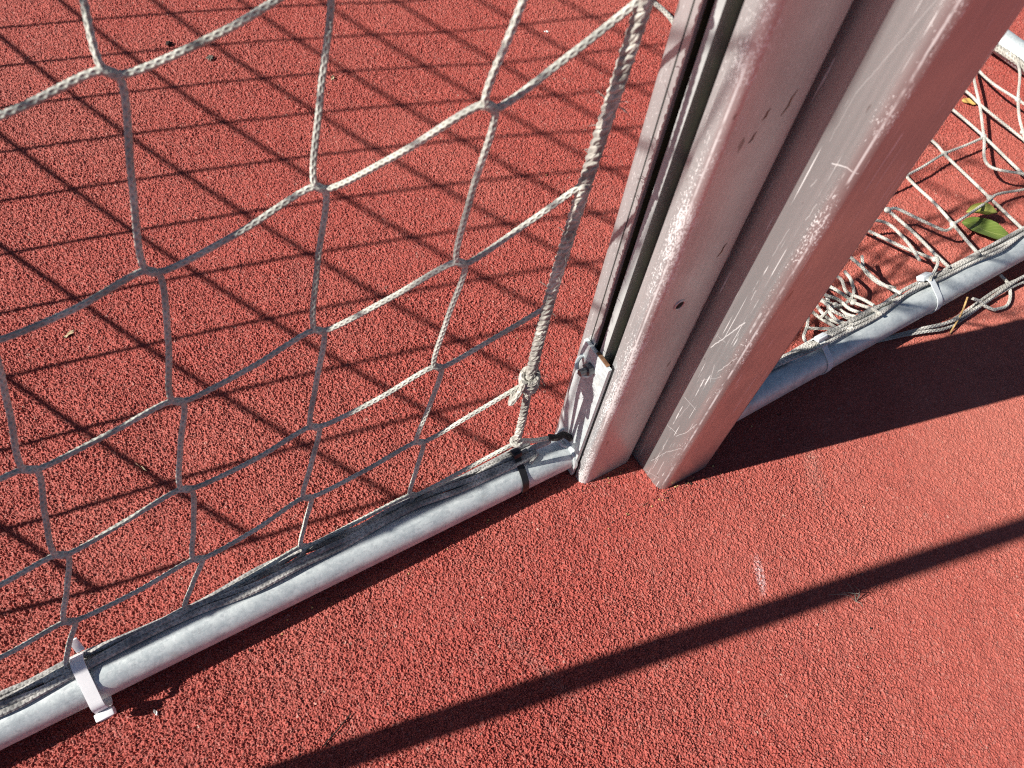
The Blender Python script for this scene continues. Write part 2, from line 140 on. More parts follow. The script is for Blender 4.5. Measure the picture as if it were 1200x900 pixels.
def mat_alu(name, corner, tint=(.455, .46, .455), scratch=1.0, seed=0.0, segs=(), metal=.75, chips=.69):
    """Satin anodised aluminium, scratched; bare chips along the vertical corner at (x, y) = corner."""
    s = N(name); p = s.co(); sx = s.n('SeparateXYZ'); s.L(p, sx.inputs[0])
    mp = s.n('Mapping'); s.L(p, mp.inputs[0]); mp.inputs['Location'].default_value = (seed, seed * .7, seed * 1.3)
    q = mp.outputs[0]
    stain = s.noise(q, 9, 5, .6); fine = s.noise(s.co((160, 160, 3)), 1.0, 4, .6)
    col = s.mix(s.ss(stain, .35, .7), tint, tuple(c * .84 for c in tint))
    col = s.mix(s.ss(fine, .4, .75, 0, .22), col, (.72, .70, .69))
    # long fine scratches running in several directions
    scr = None
    for k, (rx, ry, rz, sc, th) in enumerate(((.25, .30, 0, 60, .69), (-.55, -.5, .4, 48, .70), (1.15, 1.0, .2, 55, .71), (.1, .05, .8, 80, .70))):
        r1 = s.n('Mapping'); s.L(q, r1.inputs[0]); r1.inputs['Rotation'].default_value = (rx, ry, rz)
        r1.inputs['Scale'].default_value = (7, 7, .16)
        n1 = s.n('TexNoise'); s.L(r1.outputs[0], n1.inputs['Vector']); n1.inputs['Scale'].default_value = sc
        n1.inputs['Detail'].default_value = 1.0
        a = s.ss(n1.outputs['Fac'], th, th + .04)
        a = s.math('MULTIPLY', a, s.ss(s.noise(q, 21 + 6 * k, 2), .47, .6))
        scr = a if scr is None else s.math('MAXIMUM', scr, a)
    scr = s.math('MULTIPLY', scr, scratch)
    # single deeper scratches, measured on the face (y, z of both ends)
    wob = s.math('MULTIPLY', s.math('SUBTRACT', s.noise(q, 120, 2), .5), .0022)
    py, pz = s.math('ADD', sx.outputs[1], wob), s.math('ADD', sx.outputs[2], wob)
    for (ya, za, yb, zb, wt) in segs:
        dy, dz = yb - ya, zb - za; L2 = dy * dy + dz * dz
        ry, rz = s.math('SUBTRACT', py, ya), s.math('SUBTRACT', pz, za)
        h = s.math('ADD', s.math('MULTIPLY', ry, dy / L2), s.math('MULTIPLY', rz, dz / L2), clamp=True)
        ey = s.math('SUBTRACT', ry, s.math('MULTIPLY', h, dy)); ez = s.math('SUBTRACT', rz, s.math('MULTIPLY', h, dz))
        dd = s.math('SQRT', s.math('ADD', s.math('MULTIPLY', ey, ey), s.math('MULTIPLY', ez, ez)))
        wd = .00040 if wt < 1 else .00062
        scr = s.math('MAXIMUM', scr, s.math('MULTIPLY', s.ss(dd, wd * .4, wd * 1.4, 1, 0), wt * .85))
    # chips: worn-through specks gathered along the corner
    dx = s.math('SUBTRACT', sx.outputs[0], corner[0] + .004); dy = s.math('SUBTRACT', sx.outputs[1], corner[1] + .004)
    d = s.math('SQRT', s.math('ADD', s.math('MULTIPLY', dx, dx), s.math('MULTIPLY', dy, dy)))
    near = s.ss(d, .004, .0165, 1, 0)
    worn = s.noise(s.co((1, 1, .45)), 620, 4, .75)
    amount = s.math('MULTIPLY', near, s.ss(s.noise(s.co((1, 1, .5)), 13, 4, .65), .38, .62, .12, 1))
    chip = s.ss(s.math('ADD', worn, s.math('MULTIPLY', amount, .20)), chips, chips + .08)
    speck = s.ss(s.vor(q, 120), .0, .09, 1, 0)
    speck = s.math('MULTIPLY', speck, s.ss(s.noise(q, 55, 2), .6, .66))
    line = s.math('MULTIPLY', s.ss(s.math('ABSOLUTE', s.math('SUBTRACT', sx.outputs[1], corner[1] + .0042)), .0003, .0011, 1, 0), s.ss(sx.outputs[0], corner[0] + .010, corner[0] + .012, 1, 0))
    line = s.math('MULTIPLY', line, s.ss(s.noise(s.co((1, 1, .6)), 23, 4, .7), .40, .56))
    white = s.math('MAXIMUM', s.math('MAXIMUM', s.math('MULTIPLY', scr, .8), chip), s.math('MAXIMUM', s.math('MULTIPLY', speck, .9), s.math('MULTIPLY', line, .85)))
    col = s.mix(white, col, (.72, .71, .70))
    dark = s.math('MULTIPLY', s.ss(s.noise(s.co((1, 1, .3)), 95, 2), .71, .75), .6)
    col = s.mix(dark, col, (.13, .09, .075))
    s.set(col=col, metal=s.math('SUBTRACT', metal, s.math('MULTIPLY', white, metal * .7)),
          rough=s.math('ADD', .30, s.math('MULTIPLY', s.ss(stain, .3, .7), .1)), spec=.4)
    s.bump(s.math('ADD', s.math('MULTIPLY', s.noise(q, 420, 3), .5), s.math('MULTIPLY', white, .5)), .12, .0006)
    return s.m

def mat_galv(name='galvanised_steel', k=1.0):
    s = N(name); p = s.co()
    sp = s.n('TexVoronoi'); s.L(p, sp.inputs['Vector']); sp.inputs['Scale'].default_value = 95
    se = s.n('SeparateColor'); s.L(sp.outputs['Color'], se.inputs[0])
    col = s.mix(se.outputs[0], (.47 * k, .52 * k, .53 * k), (.55 * k, .60 * k, .605 * k))
    n1 = s.noise(p, 42, 6, .68)
    col = s.mix(s.ss(n1, .42, .62, 0, .75), col, (.66 * k, .71 * k, .70 * k))
    col = s.mix(s.ss(s.noise(s.co((1, 4, 4)), 60, 6, .7), .5, .66, 0, .5), col, (.36 * k, .40 * k, .42 * k))
    n4 = s.noise(p, 210, 5, .7)
    col = s.mix(s.ss(n4, .50, .62, 0, .55), col, (.70 * k, .73 * k, .73 * k))
    col = s.mix(s.ss(s.noise(p, 130, 5, .7), .56, .66, 0, .5), col, (.36 * k, .385 * k, .40 * k))
    n2 = s.noise(p, 19, 6, .65)
    col = s.mix(s.ss(n2, .60, .74, 0, .35), col, (.42, .37, .29))
    n3 = s.noise(p, 240, 3, .6)
    col = s.mix(s.ss(n3, .62, .74, 0, .35), col, (.33, .34, .35))
    s.set(col=col, metal=.35, rough=s.math('ADD', .40, s.math('MULTIPLY', n1, .2)), spec=.4)
    s.bump(s.math('ADD', s.noise(p, 75, 4), s.math('MULTIPLY', n3, .4)), .10, .002)
    return s.m

def mat_cord(name, c1, c2, strands=3, pitch=.0075, dirt=(.30, .28, .22), amp=.0011):
    """Braided cord: u runs round the cord, v along it in metres."""
    s = N(name); tc = s.n('TexCoord'); sx = s.n('SeparateXYZ'); s.L(tc.outputs['UV'], sx.inputs[0])
    u, v = sx.outputs[0], sx.outputs[1]
    k = 2 * math.pi
    A = s.math('ADD', s.math('MULTIPLY', u, k * strands), s.math('MULTIPLY', v, k / pitch))
    B = s.math('SUBTRACT', s.math('MULTIPLY', u, k * strands), s.math('MULTIPLY', v, k / pitch))
    h = s.math('MAXIMUM', s.math('SINE', A), s.math('SINE', B))
    p = s.co()
    n = s.noise(p, 28, 5, .6); f = s.noise(p, 700, 3, .6)
    col = s.mix(s.ss(n, .35, .68), c1, c2)
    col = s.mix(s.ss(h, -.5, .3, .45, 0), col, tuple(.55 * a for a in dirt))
    col = s.mix(s.ss(f, .55, .75, 0, .4), col, dirt)
    col = s.mix(s.ss(s.noise(p, 11, 4, .6), .55, .72, 0, .5), col, dirt)
    s.set(col=col, rough=.85, spec=.2, sheen=.15)
    s.bump(s.math('ADD', s.math('MULTIPLY', h, .7), s.math('MULTIPLY', f, .6)), .8, amp)
    return s.m

def mat_plain(name, col, rough=.5, metal=0, noise=.15, scale=60, spec=.4, sub=0, bump=.15):
    s = N(name); p = s.co(); n = s.noise(p, scale, 5, .6)
    c = s.mix(s.ss(n, .35, .7), col, tuple(max(0, a * (1 - noise * 2)) for a in col))
    s.set(col=c, rough=rough, metal=metal, spec=spec)
    if sub:
        s.set(sub=sub); s.b.inputs['Subsurface Radius'].default_value = (.006, .006, .006)
        s.b.inputs['Subsurface Scale'].default_value = 1
    s.bump(s.noise(p, scale * 6, 3), bump, .0008)
    return s.m

def mat_leaf(name, c1, c2, vein):
    s = N(name); tc = s.n('TexCoord'); sx = s.n('SeparateXYZ'); s.L(tc.outputs['UV'], sx.inputs[0])
    u, v = sx.outputs[0], sx.outputs[1]
    mid = s.ss(s.math('ABSOLUTE', s.math('SUBTRACT', v, .5)), 0, .03, 1, 0)
    side = s.math('SINE', s.math('ADD', s.math('MULTIPLY', u, 60), s.math('MULTIPLY', s.math('ABSOLUTE', s.math('SUBTRACT', v, .5)), -45)))
    col = s.mix(s.noise(s.co(), 60, 4), c1, c2)
    col = s.mix(s.math('MAXIMUM', s.math('MULTIPLY', mid, .8), s.ss(side, .88, 1, 0, .4)), col, vein)
    col = s.mix(s.ss(s.noise(s.co(), 140, 3), .66, .72, 0, .7), col, (.16, .10, .03))
    s.set(col=col, rough=.42, spec=.5); s.bump(side, .2, .0006)
    return s.m

SKY, SUNE, EXPO = .05, 5.0, .80
DENO = False
ALUM = .85
GC1, GC2, GC3 = (.395, .076, .056), (.275, .051, .040), (.36, .145, .12)
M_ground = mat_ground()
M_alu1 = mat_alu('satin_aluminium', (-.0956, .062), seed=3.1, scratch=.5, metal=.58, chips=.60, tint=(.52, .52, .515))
M_alu2 = mat_alu('scratched_satin_aluminium', (0, 0), seed=1.7, segs=SCR2)
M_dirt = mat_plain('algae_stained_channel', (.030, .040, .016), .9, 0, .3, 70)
M_strip = mat_plain('pale_channel_rib', (.44, .46, .45), .4, .15, .12, 30)
M_galv = mat_galv(k=.93)
M_plate = mat_galv('zinc_plate', .98)
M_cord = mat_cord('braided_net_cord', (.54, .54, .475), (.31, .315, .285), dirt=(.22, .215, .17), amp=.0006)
M_edge = mat_cord('grimy_shaded_net_cord', (.54, .52, .48), (.20, .20, .195), dirt=(.10, .095, .09), amp=.0005)  # grime plus shade from the net above, both put into the darker colour
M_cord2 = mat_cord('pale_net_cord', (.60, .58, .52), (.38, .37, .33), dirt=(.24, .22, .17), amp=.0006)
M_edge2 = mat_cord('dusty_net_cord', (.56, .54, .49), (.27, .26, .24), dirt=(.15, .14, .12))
M_rope = mat_cord('twisted_border_rope', (.56, .535, .47), (.20, .19, .17), 3, .012, (.20, .18, .15), .0014)  # dark mottling: dirt, and shade of crossing cords painted into the rope
M_white = mat_plain('white_nylon', (.80, .79, .80), .38, 0, .03, 40, .5, .12, .05)
M_clear = mat_plain('milky_nylon', (.62, .66, .68), .34, 0, .06, 40, .5, .2, .05)
M_black = mat_plain('black_nylon', (.012, .012, .013), .38, 0, .1, 60)
M_elastic = mat_cord('dark_brown_elastic', (.035, .026, .024), (.02, .016, .015), 5, .006, (.05, .04, .035), .0006)
M_bolt = mat_plain('dull_zinc_bolt', (.22, .22, .225), .45, .8, .25, 120)
M_hole = mat_plain('black_hole', (.012, .010, .009), .9)
M_rust = mat_plain('rusty_edge', (.20, .10, .05), .8, 0, .3, 150)
M_leaf = mat_leaf('green_leaf', (.135, .18, .035), (.085, .135, .026), (.27, .30, .10))
M_yleaf = mat_leaf('yellow_leaf', (.55, .36, .10), (.42, .24, .07), (.6, .45, .2))
M_straw = mat_plain('dry_straw', (.52, .33, .13), .7, 0, .25, 200)
M_seed = mat_plain('pale_husk', (.66, .53, .33), .7, 0, .2, 300)
M_chip = mat_plain('white_flake', (.75, .72, .68), .7, 0, .1, 200)
M_crumb = mat_plain('dark_soil_crumb', (.05, .035, .03), .95, 0, .3, 300, .2)
M_moss = mat_plain('grey_plant_fluff', (.25, .23, .19), .95, 0, .3, 300, .2)

# ------------------------------------------------------------------ mesh building
class MB:
    def __init__(s): s.v = []; s.f = []; s.uv = []; s.mi = []
    def add(s, vs, fs, uvs=None, mi=0):
        o = len(s.v); s.v += [tuple(x) for x in vs]
        for k, f in enumerate(fs):
            s.f.append(tuple(i + o for i in f)); s.uv.append(uvs[k] if uvs else [(0, 0)] * len(f)); s.mi.append(mi)
    def tube(s, pts, r, ns=8, cap=True, braid=None, mi=0):
        P = [V(p) for p in pts]; n = len(P)
        rs = r if isinstance(r, (list, tuple)) else [r] * n
        if braid:                                    # resample finely, then press the strands of the braid into the surface
            Q, q_r, ds = [P[0]], [rs[0]], braid[3]
            for i in range(n - 1):
                k = max(1, int((P[i + 1] - P[i]).length / ds + .5))
                for j in range(1, k + 1): Q.append(P[i].lerp(P[i + 1], j / k)); q_r.append(rs[i] + (rs[i + 1] - rs[i]) * j / k)
            P, rs, n, ns = Q, q_r, len(Q), 12
        T = [(P[min(i + 1, n - 1)] - P[max(i - 1, 0)]).normalized() for i in range(n)]
        up = V((0, 0, 1)) if abs(T[0].z) < .9 else V((1, 0, 0))
        a = T[0].cross(up).normalized(); vs = []; L = 0; Ls = []
        for i in range(n):
            if i: L += (P[i] - P[i - 1]).length
            Ls.append(L)
            a = (a - T[i] * a.dot(T[i])).normalized(); b = T[i].cross(a)
            for k in range(ns):
                t = 2 * math.pi * k / ns
                rr = rs[i]
                if braid:
                    A, B = braid[0] * t + L * 2 * math.pi / braid[1], braid[0] * t - L * 2 * math.pi / braid[1]
                    rr *= 1 + braid[2] * (max(math.sin(A), math.sin(B)) - .45)
                vs.append(P[i] + (a * math.cos(t) + b * math.sin(t)) * rr)
        fs, uv = [], []
        for i in range(n - 1):
            for k in range(ns):
                k2 = (k + 1) % ns
                fs.append((i * ns + k, i * ns + k2, (i + 1) * ns + k2, (i + 1) * ns + k))
                uv.append([(k / ns, Ls[i]), ((k + 1) / ns, Ls[i]), ((k + 1) / ns, Ls[i + 1]), (k / ns, Ls[i + 1])])
        if cap:
            fs.append(tuple(range(ns - 1, -1, -1))); uv.append([(0, 0)] * ns)
            fs.append(tuple((n - 1) * ns + k for k in range(ns))); uv.append([(0, 0)] * ns)
        s.add(vs, fs, uv, mi)
    def prism(s, outline, z0, z1, mats=None, axis='z'):
        n = len(outline)
        vs = [(x, y, z0) for x, y in outline] + [(x, y, z1) for x, y in outline]
        for i in range(n):
            j = (i + 1) % n
            s.add([vs[i], vs[j], vs[n + j], vs[n + i]], [(0, 1, 2, 3)], None, mats[i] if mats else 0)
        s.add(vs[:n], [tuple(range(n - 1, -1, -1))]); s.add(vs[n:], [tuple(range(n))])
    def box(s, c, h, rot=None, bev=0.0, mi=0):
        bm = bmesh.new(); bmesh.ops.create_cube(bm, size=2)
        for v in bm.verts: v.co = V((v.co.x * h[0], v.co.y * h[1], v.co.z * h[2]))
        if bev: bmesh.ops.bevel(bm, geom=bm.edges[:], offset=bev, segments=2, affect='EDGES', profile=.6)
        if rot is not None: bmesh.ops.transform(bm, matrix=rot, verts=bm.verts)
        bmesh.ops.translate(bm, vec=V(c), verts=bm.verts)
        bm.verts.index_update()
        s.add([v.co.copy() for v in bm.verts], [[v.index for v in f.verts] for f in bm.faces], None, mi); bm.free()
    def blob(s, c, r, seed=0, amp=.2, mi=0, sub=2):
        bm = bmesh.new(); bmesh.ops.create_icosphere(bm, subdivisions=sub, radius=1)
        rnd = random.Random(seed); bm.verts.index_update()
        vs = [V(c) + V((v.co.x * r[0], v.co.y * r[1], v.co.z * r[2])) * (1 + amp * (rnd.random() - .5) * 2) for v in bm.verts]
        s.add(vs, [[v.index for v in f.verts] for f in bm.faces], None, mi); bm.free()
    def build(s, name, mats, parent=None, smooth=True, angle=38):
        me = bpy.data.meshes.new(name); me.from_pydata(s.v, [], s.f)
        mats = mats if isinstance(mats, (list, tuple)) else [mats]
        for m in mats: me.materials.append(m)
        uv = me.uv_layers.new(name='UVMap'); flat = [c for f in s.uv for p in f for c in p]
        uv.data.foreach_set('uv', flat); me.polygons.foreach_set('material_index', s.mi)
        me.update()
        bm = bmesh.new(); bm.from_mesh(me); bmesh.ops.remove_doubles(bm, verts=bm.verts, dist=1e-6)
        bmesh.ops.recalc_face_normals(bm, faces=bm.faces); bm.to_mesh(me); bm.free()
        if smooth:
            me.polygons.foreach_set('use_smooth', [True] * len(me.polygons))
            try: me.set_sharp_from_angle(angle=R(angle))
            except Exception: pass
        o = bpy.data.objects.new(name, me); C.objects.link(o)
        if parent is not None: put(o, parent)
        return o

WP = {}
def put(o, parent):
    """Parent o, whose mesh is written in world metres, keeping it where it is."""
    wp = WP.get(parent.name, V((0, 0, 0)))
    o.parent = parent; o.location = -wp; WP[o.name] = V((0, 0, 0))
def tag(o, label=None, cat=None, group=None, kind=None):
    for k, v in (('label', label), ('category', cat), ('group', group), ('kind', kind)):
        if v: o[k] = v
    return o
def empty(name, loc, label, cat, group=None):
    o = bpy.data.objects.new(name, None); C.objects.link(o); o.location = loc; o.empty_display_size = .05
    WP[o.name] = V(loc); return tag(o, label, cat, group)

def crom(pts, n=8):
    P = [V(p) for p in pts]
    P = [P[0] * 2 - P[1]] + P + [P[-1] * 2 - P[-2]]; out = []
    for i in range(1, len(P) - 2):
        p0, p1, p2, p3 = P[i - 1:i + 3]
        t = [0, 0, 0, 0]
        for k, (a, b) in enumerate(((p0, p1), (p1, p2), (p2, p3))): t[k + 1] = t[k] + max((b - a).length, 1e-5) ** .5
        for k in range(n):
            u = t[1] + (t[2] - t[1]) * k / n
            a1 = p0 * ((t[1] - u) / (t[1] - t[0])) + p1 * ((u - t[0]) / (t[1] - t[0]))
            a2 = p1 * ((t[2] - u) / (t[2] - t[1])) + p2 * ((u - t[1]) / (t[2] - t[1]))
            a3 = p2 * ((t[3] - u) / (t[3] - t[2])) + p3 * ((u - t[2]) / (t[3] - t[2]))
            b1 = a1 * ((t[2] - u) / (t[2] - t[0])) + a2 * ((u - t[0]) / (t[2] - t[0]))
            b2 = a2 * ((t[3] - u) / (t[3] - t[1])) + a3 * ((u - t[1]) / (t[3] - t[1]))
            out.append(b1 * ((t[2] - u) / (t[2] - t[1])) + b2 * ((u - t[1]) / (t[2] - t[1])))
    out.append(P[-2]); return out

# ------------------------------------------------------------------ ground: one sheet, granules modelled where the photo looks
def ground():
    poly = np.array(POLY); cen = poly.mean(0)
    poly = cen + (poly - cen) * 1.04
    step = GSTEP
    x0, y0 = poly.min(0); x1, y1 = poly.max(0)
    nx, ny = int((x1 - x0) / step) + 1, int((y1 - y0) / step) + 1
    def inside(px, py):
        m = np.ones(px.shape, bool)
        for a, b in zip(poly, np.roll(poly, -1, 0)):
            m &= ((b[0] - a[0]) * (py - a[1]) - (b[1] - a[1]) * (px - a[0])) * SGN >= 0
        return m
    a, b, c = poly[0], poly[1], poly[2]
    SGN = np.sign((b[0] - a[0]) * (c[1] - a[1]) - (b[1] - a[1]) * (c[0] - a[0]))
    gx = (x0 + np.arange(nx) * step).astype(np.float32); gy = (y0 + np.arange(ny) * step).astype(np.float32)
    XX, YY = np.meshgrid(gx, gy)
    keep = inside(XX, YY)
    idx = -np.ones(keep.shape, np.int64); idx[keep] = np.arange(keep.sum())
    px, py = XX[keep], YY[keep]
    rs = np.random.RandomState(3)
    px = px + rs.uniform(-.3, .3, px.shape).astype(np.float32) * step; py = py + rs.uniform(-.3, .3, py.shape).astype(np.float32) * step
    def vnoise(x, y, f, seed):
        r = np.random.RandomState(seed).rand(256, 256).astype(np.float32)
        x, y = x * f, y * f; ix, iy = np.floor(x).astype(np.int64), np.floor(y).astype(np.int64)
        fx, fy = x - ix, y - iy; fx = fx * fx * (3 - 2 * fx); fy = fy * fy * (3 - 2 * fy)
        g = lambda i, j: r[i % 256, j % 256]
        return (g(ix, iy) * (1 - fx) + g(ix + 1, iy) * fx) * (1 - fy) + (g(ix, iy + 1) * (1 - fx) + g(ix + 1, iy + 1) * fx) * fy - .5
    def grains(x, y, cell, seed, warp):
        x = x + vnoise(x, y, 1 / (cell * .8), seed + 5) * cell * warp; y = y + vnoise(x, y, 1 / (cell * .8), seed + 6) * cell * warp
        r = np.random.RandomState(seed); n = 1024
        jx, jy, hh, tx, ty = [r.rand(n, n).astype(np.float32) for _ in range(5)]
        u, v = x / cell, y / cell; iu, iv = np.floor(u).astype(np.int64), np.floor(v).astype(np.int64)
        f1 = np.full(x.shape, 9., np.float32); f2 = f1.copy(); H = np.zeros_like(f1)
        for di in (-1, 0, 1):
            for dj in (-1, 0, 1):
                a, b = (iu + di) % n, (iv + dj) % n
                ddx, ddy = u - (iu + di + .15 + .7 * jx[a, b]), v - (iv + dj + .15 + .7 * jy[a, b])
                d = np.sqrt(ddx * ddx + ddy * ddy)
                h = hh[a, b] + (tx[a, b] - .5) * 1.1 * ddx + (ty[a, b] - .5) * 1.1 * ddy
                cl = d < f1
                f2 = np.where(cl, f1, np.minimum(f2, d)); H = np.where(cl, h, H); f1 = np.where(cl, d, f1)
        e = np.clip((f2 - f1) / .42, 0, 1); e = e * e * (3 - 2 * e)
        return (.25 + .75 * H) * e
    # worn smoother in the run-up area in front of the posts, unevenly
    dd = np.sqrt((px - .55) ** 2 + (py + .35) ** 2)
    wear = 1.0 - .38 * np.clip((.85 - dd) / .6, 0, 1) + .35 * vnoise(px, py, 5, 41) + .25 * vnoise(px, py, 16, 42)
    wear = np.clip(wear, .45, 1.2)
    z = (grains(px, py, .0028, 11, .95) + grains(px, py, .0015, 23, .7) * .34) * GAMP * wear
    z += vnoise(px, py, 70, 31) * .0010 + vnoise(px, py, 22, 32) * .0010
    z -= .0021
    co = np.stack([px, py, z], 1).astype(np.float32)
    q = np.stack([idx[:-1, :-1], idx[:-1, 1:], idx[1:, 1:], idx[1:, :-1]], -1).reshape(-1, 4)
    q = q[(q >= 0).all(1)]
    # the same sheet runs on, flat, to the horizon: a ring of quads below the granule tips
    W = 60.0
    far = np.array([(-W, -W, -.0045), (W, -W, -.0045), (W, W, -.0045), (-W, W, -.0045)], np.float32)
    nv = len(co); co = np.vstack([co, far]); q = np.vstack([q, [[nv, nv + 1, nv + 2, nv + 3]]])
    me = bpy.data.meshes.new('ground')
    me.vertices.add(len(co)); me.vertices.foreach_set('co', co.ravel())
    me.loops.add(q.size); me.loops.foreach_set('vertex_index', q.ravel().astype(np.int32))
    me.polygons.add(len(q)); me.polygons.foreach_set('loop_start', (np.arange(len(q)) * 4).astype(np.int32))
    try: me.polygons.foreach_set('loop_total', np.full(len(q), 4, np.int32))
    except Exception: pass
    me.materials.append(M_ground)
    me.update(calc_edges=True)
    me.polygons.foreach_set('use_smooth', np.ones(len(q), bool))
    o = bpy.data.objects.new('ground', me); C.objects.link(o)
    tag(o, 'red rubber granule sports surface', None, None, 'structure')
GSTEP, GAMP = .00083, .0037
ground()

# ------------------------------------------------------------------ goals
def rounded(x0, x1, y0, y1, r, n=5):
    out = []
    for cx, cy, a0 in ((x0 + r, y0 + r, 180), (x1 - r, y0 + r, 270), (x1 - r, y1 - r, 0), (x0 + r, y1 - r, 90)):
        t0, t1 = R(a0 + 90), R(a0 + 90)
        e = .0004                                    # short flats beside the curve keep the wide faces truly flat
        a = R(a0); out.append((cx + r * math.cos(a) - e * math.cos(a + R(90)), cy + r * math.sin(a) - e * math.sin(a + R(90))))
        for k in range(n + 1):
            a = R(a0 + 90 * k / n); out.append((cx + r * math.cos(a), cy + r * math.sin(a)))
        out.append((out[-1][0] - e * math.sin(a), out[-1][1] + e * math.cos(a)))
    return out
PH = 2.0
def channel_profile(x0, x1, y0, y1, r):
    """Square post profile; the -X face carries the net channel with its lips and centre rib."""
    o = rounded(x0, x1, y0, y1, r)
    m = [0] * len(o)
    # the -X face runs from the last point (y high) back to the first (y low): insert the channel there
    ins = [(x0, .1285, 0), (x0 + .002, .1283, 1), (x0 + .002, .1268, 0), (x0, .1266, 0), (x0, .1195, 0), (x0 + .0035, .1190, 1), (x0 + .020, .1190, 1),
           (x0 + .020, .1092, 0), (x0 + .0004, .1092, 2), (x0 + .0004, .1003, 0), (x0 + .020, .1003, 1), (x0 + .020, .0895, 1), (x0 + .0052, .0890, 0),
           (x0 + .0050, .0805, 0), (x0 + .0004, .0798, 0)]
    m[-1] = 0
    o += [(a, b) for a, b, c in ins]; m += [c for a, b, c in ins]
    return o, m
def mirror(out, ms, cx, dy):
    o = [(2 * cx - x, y + dy) for x, y in out]
    return o[::-1], (ms[:-1][::-1] + ms[-1:])

def frame_of(axis):
    d = V(axis).normalized(); e1 = V((0, 0, 1)).cross(d).normalized(); e2 = d.cross(e1); return d, e1, e2
def pipe(a, b, r, cap=True, n=24):
    m = MB(); a, b = V(a), V(b); m.tube([a + (b - a) * t / 6 for t in range(7)], r, n, cap); return m

PR = .0245
def goal(name, label, post_outline, post_mats, alu, px, sgn, bar, width_y):
    """One goal: near post with channel, far post, crossbar, ground bars, rear uprights and top stays."""
    A, B = V(bar[0]), V(bar[1])
    root = empty(name, (px, post_outline[0][1], 0), label, 'goal', 'goals standing front to front')
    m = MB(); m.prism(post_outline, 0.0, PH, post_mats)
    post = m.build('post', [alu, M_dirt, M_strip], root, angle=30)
    xs = [p[0] for p in post_outline]; ys = [p[1] for p in post_outline]
    x0, x1, y0, y1 = min(xs), max(xs), min(ys), max(ys)
    m = MB(); m.box(((x0 + x1) / 2, (y1 + width_y) / 2 + .003, PH - .046), ((x1 - x0) / 2, (width_y - y1) / 2 - .004, .044), bev=.008)
    m.build('crossbar', alu, root)
    m = MB(); m.prism([(x, y + width_y - y0) for x, y in rounded(x0, x1, y0, y1, .011)], 0, PH)
    m.build('post', alu, root)
    gb = pipe(A, B, PR).build('ground_bar', M_galv, root)
    off = V((0, width_y - y0 - .0, 0))
    pipe(A + off, B + off, PR).build('ground_bar', M_galv, root)
    pipe(B + V((sgn * .0, -.03, 0)), B + off + V((0, .03, 0)), PR + .001).build('rear_bar', M_galv, root)
    return root, post, gb

W_Y = 3.1
o1, m1 = channel_profile(-.0956, -.0065, .062, .1485, .011)
g1, post1, bar1 = goal('goal', 'left goal whose grooved satin aluminium post and galvanised ground bar carry the upright net', o1, m1, M_alu1, -.05, -1, BAR1, .062 + W_Y)
o2, m2 = channel_profile(-.0956, -.0006, .062, .1570, .014)
# second goal faces the first: same section turned round, channel on the far (+X) side
o2b, m2b = mirror(o2, m2, -.0006 / 2, -.062)
xs = min(p[0] for p in o2b); o2b = [(x - xs, y) for x, y in o2b]
g2, post2, bar2 = goal('goal', 'right goal with the smooth scratched aluminium post standing in front, slack net behind', o2b, m2b, M_alu2, .047, 1, BAR2, W_Y)

# rear uprights and top stays of both goals
for g, px, bx, y, lean in ((g1, -.0956, -1.38, .092, .025), (g2, .094, 1.37, .060, 0)):
    pipe((bx, y, .05), (bx, y + lean * 1.9, 1.92), .0165).build('rear_upright', M_galv, g)
    pipe((bx, y + lean * 1.92, 1.92), (px, y + lean * 1.92, 1.95), .0165).build('top_stay', M_galv, g)

# --- corner plate of the left goal, with welded hooks and a bolt
PXF = -.0956
m = MB(); m.box((PXF - .0032, .1075, .142), (.0028, .0255, .138), bev=.0012)
plate = m.build('corner_plate', M_plate, g1)
m = MB(); m.box((PXF - .0025, .0985, .2808), (.0024, .0110, .0006), bev=.0003); m.build('rusty_end_cap', M_rust, plate)
m = MB(); m.tube([(PXF - .0064, .107 + .0260 * math.cos(t), .038 + .0260 * math.sin(t)) for t in np.linspace(0, 2 * math.pi, 33)], .0035, 8)
m.build('weld_bead', M_galv, plate)
def hook(c):
    c = V(c); m = MB()
    m.tube([c + V((-.013 * math.sin(t), .011 * math.cos(t) * .9, .010 * math.cos(t) * .8)) for t in np.linspace(0, math.pi, 15)], .0027, 8)
    m.build('hook', M_plate, plate)
for h in HOOKS: hook(h)
b = V(BOLT); m = MB()
hexa = [(math.cos(R(60 * k)) * .0085, math.sin(R(60 * k)) * .0085) for k in range(6)]
vs = [(b.x - .001, b.y + p[0], b.z + p[1]) for p in hexa] + [(b.x - .0075, b.y + p[0] * .96, b.z + p[1] * .96) for p in hexa]
m.add(vs, [(k, (k + 1) % 6, 6 + (k + 1) % 6, 6 + k) for k in range(6)] + [(6, 7, 8, 9, 10, 11)])
m.tube([(b.x - .006, b.y, b.z), (b.x - .017, b.y, b.z)], .0042, 12)
m.build('bolt', M_bolt, plate)
